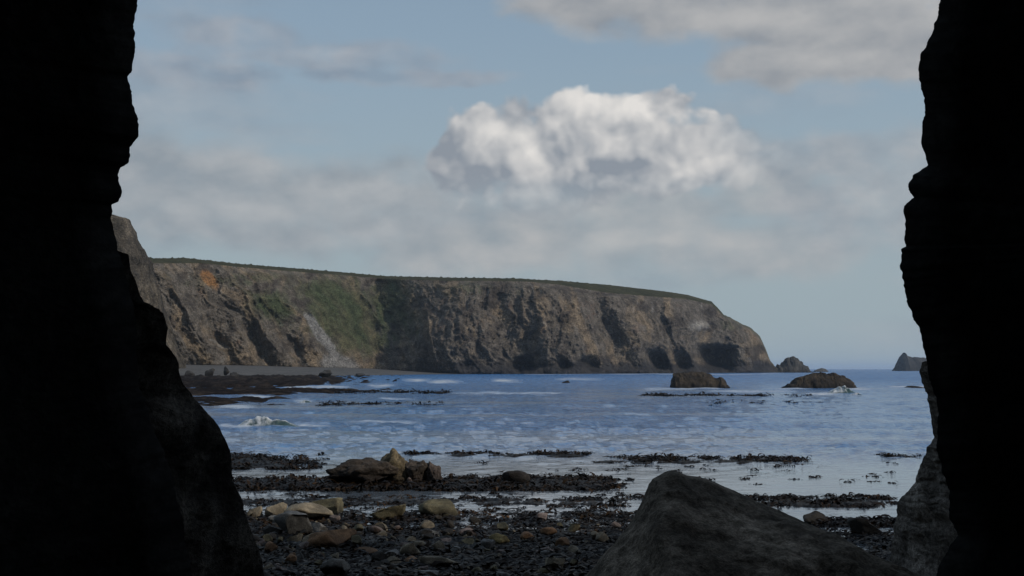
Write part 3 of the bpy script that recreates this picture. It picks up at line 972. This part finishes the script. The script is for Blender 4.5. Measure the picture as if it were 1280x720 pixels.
def rock_verts(seed, sub, cuts=9, amp=0.16, sharp=0.55):
    rs = np.random.RandomState(seed)
    v, f = ico(sub)
    v = v.copy()
    for k in range(cuts):
        n = rs.normal(size=3)
        n /= np.linalg.norm(n)
        d = rs.uniform(sharp, 0.95)
        s = v @ n
        over = np.maximum(s - d, 0)
        v -= (over * 1.0)[:, None] * n
    nn = v / np.linalg.norm(v, axis=1)[:, None]
    v = v + nn * (fbm(v * 1.3 + seed * 3.7, 4, 0.55)[:, None] * amp + fbm(v * 4 + seed, 4, .6)[:, None] * amp * 0.4)
    v[:, 2] = np.where(v[:, 2] < -0.55, -0.55 + (v[:, 2] + 0.55) * 0.25, v[:, 2])
    # fit into the unit box standing on 0
    lo, hi = v.min(0), v.max(0)
    v = (v - (lo + hi) / 2) / (hi - lo)
    v[:, 2] += 0.5
    return v, f


def rock_obj(name, seed, px, py_bottom, wpx, hpx, tone, label, cat, mat=None, sub=4, Y=None, z=None, rot=0.0, group=None, depthf=0.8, sink=0.12, amp=0.16, tilt=0.0, cuts=9, wet=0.75):
    if Y is None:
        x, Y, z = hit_ground(px, py_bottom)
    else:
        x = float(ray(px, py_bottom)[0]) * Y
    w = wpx / F * Y
    h = hpx / F * Y
    v, f = rock_verts(seed, sub, cuts, amp, 0.36)
    top = v[:, 2].copy()
    v = v * np.array([w, w * depthf, h * (1 + sink)])
    c, s = math.cos(tilt), math.sin(tilt)
    v = np.stack([v[:, 0] * c + v[:, 2] * s, v[:, 1], -v[:, 0] * s + v[:, 2] * c], -1)
    a = np.array(tone)
    m = sstep(fbm(v * (2.2 / max(w, .05)) + seed, 4, .6), -0.25, .3)[:, None]
    C = a * 0.6 * (1 - m) + a * 1.2 * m
    k = (1 - sstep(top + 0.25 * fbm(v * (3.0 / max(w, .05)) + 5, 3), 0.25, 0.62))[:, None] * wet
    C = C * (1 - k) + np.array([0.014, 0.010, 0.008]) * k      # weed and wet stain round the foot
    o = mesh_np(name, v, f, mat or M_STONE, True, C)
    o.location = (x, Y + w * depthf * 0.3, z - h * sink)
    o.rotation_euler = (0, 0, rot)
    return put(o, label, cat, group)


ORA = (0.27, 0.149, 0.076)
TAN = (0.252, 0.204, 0.14)
GRY = (0.223, 0.212, 0.195)
DGR = (0.055, 0.046, 0.037)
OCH = (0.259, 0.199, 0.086)
PNK = (0.234, 0.176, 0.151)
MOS = (0.159, 0.135, 0.079)

# outcrop among the kelp
OUT = 'rocks of the weedy outcrop'
rock_obj('outcrop_rock', 201, 450, 607, 92, 33, (0.065, 0.050, 0.038), 'broad dark left rock of the weedy outcrop in the shallows', 'rock', M_SEAROCK, 5, rot=0.2, amp=0.42, depthf=.7, cuts=14)
rock_obj('outcrop_rock', 202, 494, 606, 50, 45, (0.17, 0.13, 0.075), 'tallest pointed ochre topped rock of the weedy outcrop', 'rock', M_SEAROCK, 5, rot=0.4, amp=0.42, depthf=.9, cuts=14)
rock_obj('outcrop_rock', 203, 521, 606, 40, 30, (0.075, 0.058, 0.045), 'rounded brown rock right of the tallest rock of the outcrop', 'rock', M_SEAROCK, 5, rot=1.0, amp=0.36, cuts=14)
rock_obj('outcrop_rock', 204, 543, 606, 38, 28, (0.10, 0.074, 0.06), 'pinkish rock at the right end of the weedy outcrop', 'rock', M_SEAROCK, 5, rot=2.0, amp=0.36, cuts=14)
rock_obj('outcrop_rock', 205, 513, 607, 14, 10, PNK, 'small pale pink stone at the foot of the outcrop', 'stone', M_SEAROCK, 3, rot=2.0)
rock_obj('outcrop_rock', 206, 646, 606, 34, 17, (0.035, 0.028, 0.024), 'low black weed covered rock right of the outcrop', 'rock', M_SEAROCK, 4, rot=.5)

# distinct stones on the shore
ST = [
    (364, 671, 46, 30, GRY, 'largest pale grey rounded stone beside the tan slabs', 4, .0), (394, 668, 27, 15, GRY, 'grey wedge stone leaning on the largest pale grey stone', 3, .15),
    (344, 648, 30, 19, TAN, 'tan stone at the left end of the slab row', 3, 0), (380, 653, 60, 22, TAN, 'long tan slab behind the largest pale grey stone', 4, .05),
    (406, 643, 44, 20, MOS, 'mossy brown rock at the edge of the kelp', 4, 0), (317, 648, 22, 15, TAN, 'small tan stone by the foot of the left buttress', 3, 0),
    (484, 651, 46, 20, MOS, 'mossy flat topped rock by the tide pools', 4, 0), (547, 646, 48, 20, MOS, 'mossy rounded rock by the tide pools', 4, 0),
    (676, 653, 18, 11, PNK, 'pinkish grey stone alone on the dark kelp', 3, 0), (414, 686, 62, 22, ORA, 'long orange brown stone in front of the grey stones', 4, -.06),
    (437, 681, 18, 20, ORA, 'upright orange knob at the end of the long orange stone', 3, 0), (367, 682, 20, 13, TAN, 'tan cobble left of the long orange stone', 3, 0),
    (388, 685, 23, 17, TAN, 'taller tan cobble against the long orange stone', 3, 0), (453, 698, 40, 10, ORA, 'thin flat orange slab lying on the kelp', 3, .08),
    (488, 699, 22, 11, GRY, 'light grey stone right of the thin orange slab', 3, 0), (513, 699, 26, 19, TAN, 'round tan stone right of the light grey stone', 3, 0),
    (514, 704, 18, 7, ORA, 'small orange chip before the round tan stone', 3, 0), (524, 687, 18, 9, TAN, 'tan chip behind the round tan stone', 3, 0),
    (545, 712, 52, 16, TAN, 'tilted tan slab in front of the round tan stone', 4, .18), (538, 724, 30, 10, GRY, 'grey stone below the tilted tan slab', 3, 0),
    (418, 726, 36, 26, (0.15, 0.135, 0.115), 'blocky dull brown stone standing on end', 4, 0), (540, 672, 20, 9, GRY, 'flat grey stone in the middle of the kelp', 3, 0),
    (586, 673, 22, 12, PNK, 'pinkish stone with a leaning flake', 3, -.25), (583, 685, 20, 11, MOS, 'olive brown stone below the leaning pink flake', 3, 0),
    (556, 682, 16, 9, PNK, 'small dull pink stone by the olive stone', 3, 0), (622, 682, 25, 14, OCH, 'ochre yellow stone alone on the kelp', 3, .2),
    (572, 693, 24, 9, GRY, 'flat grey stone below the olive stone', 3, 0), (694, 715, 28, 16, TAN, 'round tan stone by the big boulder', 3, 0),
    (684, 694, 28, 9, PNK, 'flat pinkish stone by the big boulder', 3, 0), (358, 706, 16, 7, GRY, 'small grey flake near the foot of the left buttress', 3, 0),
    (770, 662, 14, 9, PNK, 'small pink stone at the left side of the big boulder', 3, 0), (340, 672, 26, 14, DGR, 'dark grey stone against the left buttress', 3, 0),
    (470, 668, 26, 12, DGR, 'dark rounded stone in front of the mossy flat rock', 3, 0), (640, 700, 24, 10, DGR, 'dark flat stone below the ochre stone', 3, 0),
    (1020, 655, 34, 14, DGR, 'dark stone between the big boulder and the right jamb', 3, 0), (1085, 668, 44, 20, DGR, 'large dark stone against the right jamb', 4, 0),
]
for i, (x, yb, w, h, tone, lab, sub, tilt) in enumerate(ST):
    rock_obj('stone', 300 + i, x, yb, w, h, tone, lab, 'stone', None, max(sub, 4), rot=0.15 * ((i * 7) % 5 - 2), tilt=tilt, sink=0.15, cuts=15, amp=0.16, wet=0.4)

# cobbles between them
rs = np.random.RandomState(12)
cob = []
for k in range(8):
    v, f = rock_verts(500 + k, 3, 13, 0.16, 0.34)
    tone = np.array([GRY, TAN, DGR, DGR, PNK, DGR, ORA, MOS][k]) * 0.8
    m = rs.uniform(0.6, 1.2, size=(len(v), 1))
    v = v * np.array([1, .8, .6])
    cob.append(mesh_np('cobble', v, f, M_STONE, True, tone * m).data)
CL = ['small grey cobble half buried in the kelp', 'small tan cobble half buried in the kelp', 'small dark cobble half buried in the kelp', 'small dark cobble half buried in the kelp',
      'small dull pink cobble half buried in the kelp', 'small dark cobble half buried in the kelp', 'small orange cobble half buried in the kelp', 'small olive cobble half buried in the kelp']
REF = [(0, 'largest pale grey stone'), (6, 'mossy flat rock'), (7, 'mossy rounded rock'), (8, 'lone pinkish grey stone'), (9, 'long orange stone'), (13, 'thin orange slab'), (15, 'round tan stone'),
       (18, 'tilted tan slab'), (20, 'blocky brown stone'), (22, 'leaning pink flake'), (25, 'ochre stone'), (27, 'big boulder'), (5, 'left buttress')]
for i in range(250):
    px = 312 + 470 * rs.uniform() ** 1.35
    py = 648 + 80 * rs.uniform() ** 0.8
    x, y, z = hit_ground(px, py)
    s = (5 + 17 * rs.uniform() ** 2.4) / F * y
    k = rs.choice(8, p=[.14, .24, .12, .08, .12, .08, .07, .15])
    o = bpy.data.objects.new('cobble', cob[k])
    o.location = (x, y, z + 0.03)
    o.scale = (s, s, s * rs.uniform(.7, 1.2))
    o.rotation_euler = (rs.uniform(-.3, .3), rs.uniform(-.3, .3), rs.uniform(0, 6.28))
    near = min(REF, key=lambda r: (ST[r[0]][0] - px) ** 2 + 4 * (ST[r[0]][1] - py) ** 2)[1]
    put(o, CL[k].split(' half')[0] + ' in the kelp close to the ' + near, 'cobble', CL[k].split(' half')[0] + 's by the ' + near)

# boulders on the far beach
for i, (x, yb, w, h, lab) in enumerate([(262, 470, 12, 13, 'dark upright boulder on the left of the far shingle'), (237, 469, 14, 8, 'low dark boulder on the left of the far shingle'), (292, 472, 14, 9, 'brown boulder at the upper edge of the reef flat'),
                                        (406, 471, 18, 12, 'dark humped boulder on the middle of the far shingle'), (450, 471, 12, 6, 'low dark boulder at the right end of the far shingle'), (283, 468, 8, 14, 'narrow pointed boulder under the far cliff')]):
    rock_obj('beach_boulder', 700 + i, x, yb, w, h * .75, (0.07, 0.065, 0.06), lab, 'boulder', M_SEAROCK, 3, Y=330.0, z=float(H + ray(x, yb)[1] * 330.0), amp=.4, cuts=14)


# ------------------------------------------------------------------ breaking waves
def wave(px, py, wpx, hpx, label, seed):
    d = float(dist_of(py))
    x = float(ray(px, py)[0]) * d
    L, hh = wpx / F * d, hpx / F * d
    u = np.linspace(-.5, .5, 70)[:, None]
    v = np.linspace(-1, 1, 40)[None, :]
    env = np.cos(np.pi * u) ** 1.3 * (0.75 + 0.45 * fbm(V(u * 6, seed, 1.), 3))
    prof = np.exp(-((v - 0.1) / 0.33) ** 2)
    lean = -0.35 * prof
    Z = hh * env * prof + 0 * u - 0.06
    n = fbm(V(u * 14 + seed, v * 4, 2.), 4, .6)
    Z = Z + hh * 0.38 * n * env * prof
    Y = (v + lean * env) * hh * 2.2
    P = V(u * L + 0 * v, Y, Z)
    foam = sstep(-u + 0.3 * n, -0.16, 0.1) * sstep(prof, .05, .35) + sstep(prof, 0.8, 0.98) * sstep(env, .1, .3) + (1 - sstep(np.abs(u), .3, .45)) * 0
    o = grid_obj('breaking_wave', P, M_FOAM, attrs={'foam': np.clip(foam, 0, 1)})
    o.location = (x, d, 0.0)
    put(o, label, 'wave')


wave(333, 533, 92, 18, 'small green wave breaking white over the shallows near the reef', 1.0)
wave(1052, 491, 38, 12, 'white wave breaking at the right end of the wide humped sea rock', 2.0)
wave(1070, 494, 22, 5, 'low foaming wave in front of the wave at the humped sea rock', 3.0)
wave(382, 503, 20, 5, 'low foaming wave washing over the reef ledge', 4.0)


# ------------------------------------------------------------------ kelp
def blade(rs, segs, length, width, up, droop):
    """one strap of kelp from the origin: rises, then droops"""
    a = rs.uniform(0, 6.28)
    e = up
    p = np.zeros(3)
    pts = [p.copy()]
    for k in range(segs):
        st = length / segs
        p = p + st * np.array([math.cos(a) * math.cos(e), math.sin(a) * math.cos(e), math.sin(e)])
        pts.append(p.copy())
        e -= droop / segs * rs.uniform(0.6, 1.4)
        a += rs.normal(0, 0.25)
    pts = np.array(pts)
    pts[:, 2] = np.maximum(pts[:, 2], -0.02 * length)
    tw = a + 1.57 + rs.uniform(-.5, .5)
    side = np.array([math.cos(tw), math.sin(tw), rs.uniform(-.5, .5)])
    prof = width * np.interp(np.linspace(0, 1, segs + 1), [0, .25, .75, 1], [.35, 1, .9, .15]) * rs.uniform(.8, 1.2, segs + 1)
    A, B = pts - side * prof[:, None] / 2, pts + side * prof[:, None] / 2
    v = np.empty((2 * (segs + 1), 3))
    v[0::2], v[1::2] = A, B
    i = np.arange(segs) * 2
    f = np.stack([i, i + 1, i + 3, i + 2], -1)
    return v, f


def clump(seed, nb, segs, spread, L, Wd, upr):
    rs = np.random.RandomState(seed)
    vs, fs, n = [], [], 0
    for k in range(nb):
        v, f = blade(rs, segs, L * rs.uniform(.5, 1.25), Wd * rs.uniform(.6, 1.4), rs.uniform(*upr), rs.uniform(2.2, 4.6))
        v = v + np.array([*rs.normal(0, spread, 2), 0])
        vs.append(v)
        fs.append(f + n)
        n += len(v)
    return np.concatenate(vs), np.concatenate(fs)


CLN = [clump(900 + k, 12, 6, 0.08, 0.36, 0.042, (0.0, 1.0)) for k in range(8)]          # near carpets
CLF = [clump(950 + k, 11, 5, 0.08, 0.34, 0.06, (0.1, 1.25)) for k in range(8)]           # further out
KTONE = np.array([[0.009, 0.0065, 0.005], [0.016, 0.010, 0.006], [0.026, 0.015, 0.007], [0.011, 0.008, 0.007], [0.045, 0.024, 0.010]])


def kelp_bed(name, label, pos, lib, seed, scale=(0.6, 1.3), zs=(0.7, 1.2), lump=None):
    rs = np.random.RandomState(seed)
    vs, fs, cs, n = [], [], [], 0
    for (x, y, z) in pos:
        v, f = lib[rs.randint(len(lib))]
        s = rs.uniform(*scale)
        a = rs.uniform(0, 6.28)
        c_, s_ = math.cos(a), math.sin(a)
        w = np.stack([(v[:, 0] * c_ - v[:, 1] * s_) * s + x, (v[:, 0] * s_ + v[:, 1] * c_) * s + y, v[:, 2] * s * rs.uniform(*zs) + z], -1)
        vs.append(w)
        fs.append(f + n)
        cs.append(np.broadcast_to(KTONE[rs.choice(5, p=[.34, .28, .16, .14, .08])] * rs.uniform(.7, 1.3), w.shape))
        n += len(v)
    o = mesh_np(name, np.concatenate(vs), np.concatenate(fs), M_KELP, True, np.concatenate(cs))
    put(o, label, kind='stuff')


def scatter(n, x0, x1, y0, y1, seed, thr=-9, fx=0.03, fy=0.12, zoff=0.0, dens=None):
    """positions on the ground or water for pixels in a box, thinned into clumps by noise"""
    rs = np.random.RandomState(seed)
    out = []
    px = rs.uniform(x0, x1, n)
    py = rs.uniform(y0, y1, n)
    keep = fbm(V(px * fx, py * fy, seed), 3) > thr
    if dens is not None:
        keep &= rs.uniform(size=n) < dens(px, py)
    return hit_many(px[keep], py[keep]) + np.array([0, 0, zoff])


# mats of weed: (row start, row end, x start, x end, thickness in metres)
def weed_height(px, py, bands):
    wx = px + 14 * fbm(V(px / 30, py / 6, 3.), 3)
    wy = py + 3.0 * fbm(V(px / 24, py / 9, 13.), 4, .6)
    b = np.zeros_like(px)
    for (y0, y1, x0, x1, t) in bands:
        e = max(0.6, 0.22 * (y1 - y0))
        k = sstep(wy, y0 - e, y0 + e) * (1 - sstep(wy, y1 - e, y1 + e)) * sstep(wx, x0 - 12, x0 + 12) * (1 - sstep(wx, x1 - 25, x1 + 25))
        b = np.maximum(b, k * t)
    return b


def weed_mat(label, x0, x1, y0, y1, bands, seed, xs=1.7, ys=0.55, lift=0.0):
    px = np.arange(x0, x1, xs)
    py = np.arange(y0, y1, ys)
    PX, PY = np.meshgrid(px, py)
    Y = dist_of(PY, 0.05)
    X = ray(PX, PY)[0] * Y
    B = weed_height(PX, PY, bands)
    l1 = fbm(V(X * 1.7, Y * 1.7, seed), 3, .5)
    l2 = np.abs(fbm(V(X * 5.5, Y * 4.5, seed + 3), 4, .6))
    l3 = fbm(V(X * 17, Y * 15, seed + 7), 3, .6)
    g = np.maximum(ground_fast(X, Y), -0.02) * (1 if lift else 0)
    Z = g + lift - 0.09 + B + (0.09 * l1 + 0.13 * l2 + 0.035 * l3) * np.clip(0.25 + B * 6, 0, 1)
    P = V(X, Y, Z)
    m = sstep(fbm(V(X * 2.2, Y * 2.2, seed + 1), 4, .6), -.2, .4)[..., None]
    m2 = sstep(fbm(V(X * 9, Y * 9, seed + 5), 3, .6), 0.1, .5)[..., None] * 0.6
    C = (np.array([0.006, 0.0045, 0.0038]) * (1 - m) + np.array([0.018, 0.0115, 0.007]) * m) * (1 - m2) + np.array([0.042, 0.026, 0.013]) * m2
    put(grid_obj('kelp_mat', P, M_KELP, flip=True, col=C), label, kind='stuff')


weed_mat('matted dark kelp covering the shore between the stones', 270, 1180, 632, 760, [(645, 800, 200, 880, 0.09), (668, 800, 840, 1300, 0.09), (634, 700, 250, 470, 0.07)], 2.0, lift=0.02)
weed_mat('kelp mats breaking the tide pools below the outcrop', 275, 1180, 588, 646,
         [(598.5, 609.5, 292, 765, 0.12), (602, 608, 700, 775, 0.09), (620, 629, 290, 800, 0.085), (612, 616, 380, 470, 0.06), (632, 646, 290, 470, .07), (638, 648, 500, 560, 0.07), (634, 640, 560, 640, .06), (623, 631, 955, 1112, 0.10), (651, 657, 1040, 1130, .10)], 12.0)
weed_mat('kelp mats awash behind the outcrop and the boulder', 272, 1170, 560, 592,
         [(571, 583, 280, 372, 0.11), (576, 580, 375, 440, 0.07), (565.6, 568, 545, 738, 0.085), (565, 567, 500, 560, .06), (573.5, 577, 815, 965, 0.09), (573.5, 576.5, 735, 830, 0.08), (571, 574, 930, 1015, 0.08), (569, 571, 1120, 1150, .08)], 22.0, ys=0.35)

kelp_bed('kelp_bed', 'black kelp carpeting the shore between the stones', scatter(2400, 285, 1120, 642, 740, 1, -.25, zoff=0.03, dens=lambda x, y: np.where((x > 880) & (y < 664), 0.0, 1.0)), CLN, 1, (.5, 1.3), (.35, .8))
kelp_bed('kelp_bed', 'ragged kelp fringe along the tide pools below the outcrop', scatter(950, 285, 830, 620, 652, 2, .0, .02, .15, dens=lambda x, y: np.interp(y, [622, 628, 634, 650], [.5, .8, .35, 1])), CLN, 2, (.5, 1.2), (.5, 1.0))
kelp_bed('kelp_bed', 'dense kelp row around the outcrop', scatter(1200, 288, 770, 597, 614, 3, -.25, .03, .16, dens=lambda x, y: np.interp(x, [288, 400, 560, 700, 780], [.5, .9, 1, .9, .25])), CLF, 3, (.6, 1.25), (.5, 1.1))
kelp_bed('kelp_bed', 'small kelp fronds breaking the bright pools', scatter(260, 285, 800, 608, 634, 4, .12, .03, .2), CLF, 4, (.4, .9), (.5, 1.1))
kelp_bed('kelp_bed', 'kelp patch in the shallows beside the left buttress', scatter(700, 280, 420, 569, 587, 5, -.02, .03, .16, dens=lambda x, y: np.interp(x, [280, 330, 400, 440], [1, .9, .45, .1])), CLF, 5, (.5, 1.1), (.5, 1.0))
kelp_bed('kelp_bed', 'thin kelp line behind the tallest outcrop rock', scatter(230, 505, 738, 565.5, 568.5, 6, -.15, .04, .1), CLF, 6, (.4, .95), (.5, 1.2))
kelp_bed('kelp_bed', 'long kelp line behind the big boulder', scatter(520, 735, 1015, 571, 578, 7, -.1, .03, .1, dens=lambda x, y: np.interp(x, [735, 790, 830, 950, 1015], [.3, .6, 1, .7, .3])), CLF, 7, (.4, 1.0), (.5, 1.1))
kelp_bed('kelp_bed', 'scattered kelp tips in the calm water behind the boulder', scatter(330, 600, 1120, 578, 606, 8, .12, .03, .2), CLF, 8, (.4, .8), (.4, .9))
kelp_bed('kelp_bed', 'kelp patch between the boulder and the right jamb', scatter(300, 930, 1125, 620, 634, 9, -.02, .03, .16), CLN, 9, (.6, 1.2), (.5, 1.1))
kelp_bed('kelp_bed', 'kelp strip at the foot of the right jamb', scatter(220, 1020, 1130, 650, 659, 10, -.2, .03, .16), CLN, 10, (.6, 1.2), (.5, 1.1))
kelp_bed('kelp_bed', 'few kelp tips near the right jamb', scatter(60, 1090, 1150, 568, 572, 11, -.1), CLF, 11, (.5, .9), (.4, .8))


def far_row(label, n, x0, x1, yc, yj, seed, sc_, dens=None):
    rs = np.random.RandomState(seed)
    out = []
    for k in range(n):
        px = rs.uniform(x0, x1)
        if dens is not None and rs.uniform() > dens(px):
            continue
        d = float(dist_of(yc + rs.normal(0, yj)))
        out.append((float(ray(px, yc)[0]) * d, d, -0.02))
    kelp_bed('kelp_bed', label, out, CLF, seed, sc_, (.5, 1.1))


far_row('long broken kelp line in front of the sea rocks', 260, 803, 1012, 494.5, .5, 21, (1.2, 2.6), lambda x: np.interp(x, [803, 850, 900, 1000], [1, .9, .6, .3]) * (0.35 + 0.65 * (perlin(V(x * .05, 2, 3)) > -.05)))
far_row('faint kelp specks in front of the sea rocks', 40, 860, 1040, 503, 1.3, 22, (.8, 1.6))
far_row('kelp line trailing off the reef ledge', 140, 395, 560, 505, 1.0, 23, (.9, 2.0), lambda x: np.interp(x, [395, 450, 560], [1, .7, .2]))
far_row('kelp line trailing off the long thin reef ledge', 160, 420, 560, 490.5, .7, 24, (1.2, 2.6))


# ------------------------------------------------------------------ sea air
def build_haze():
    x0, x1, y0, y1, z0, z1 = -31000, 31000, -200, 31000, -4.0, 75.0
    v = [(x, y, z) for z in (z0, z1) for y in (y0, y1) for x in (x0, x1)]
    f = [(0, 2, 3, 1), (4, 5, 7, 6), (0, 1, 5, 4), (2, 6, 7, 3), (0, 4, 6, 2), (1, 3, 7, 5)]
    mt = bpy.data.materials.new('sea_air')
    mt.use_nodes = True
    t = mt.node_tree
    t.nodes.clear()
    o = t.nodes.new('ShaderNodeOutputMaterial')
    p = t.nodes.new('ShaderNodeVolumePrincipled')
    p.inputs['Color'].default_value = (0.80, 0.90, 1.0, 1)
    p.inputs['Density'].default_value = 0.00008
    p.inputs['Anisotropy'].default_value = 0.2
    t.links.new(p.outputs[0], o.inputs['Volume'])
    put(mesh_np('haze', v, f, mt, False), 'thin blue sea haze over the bay', kind='stuff')


build_haze()
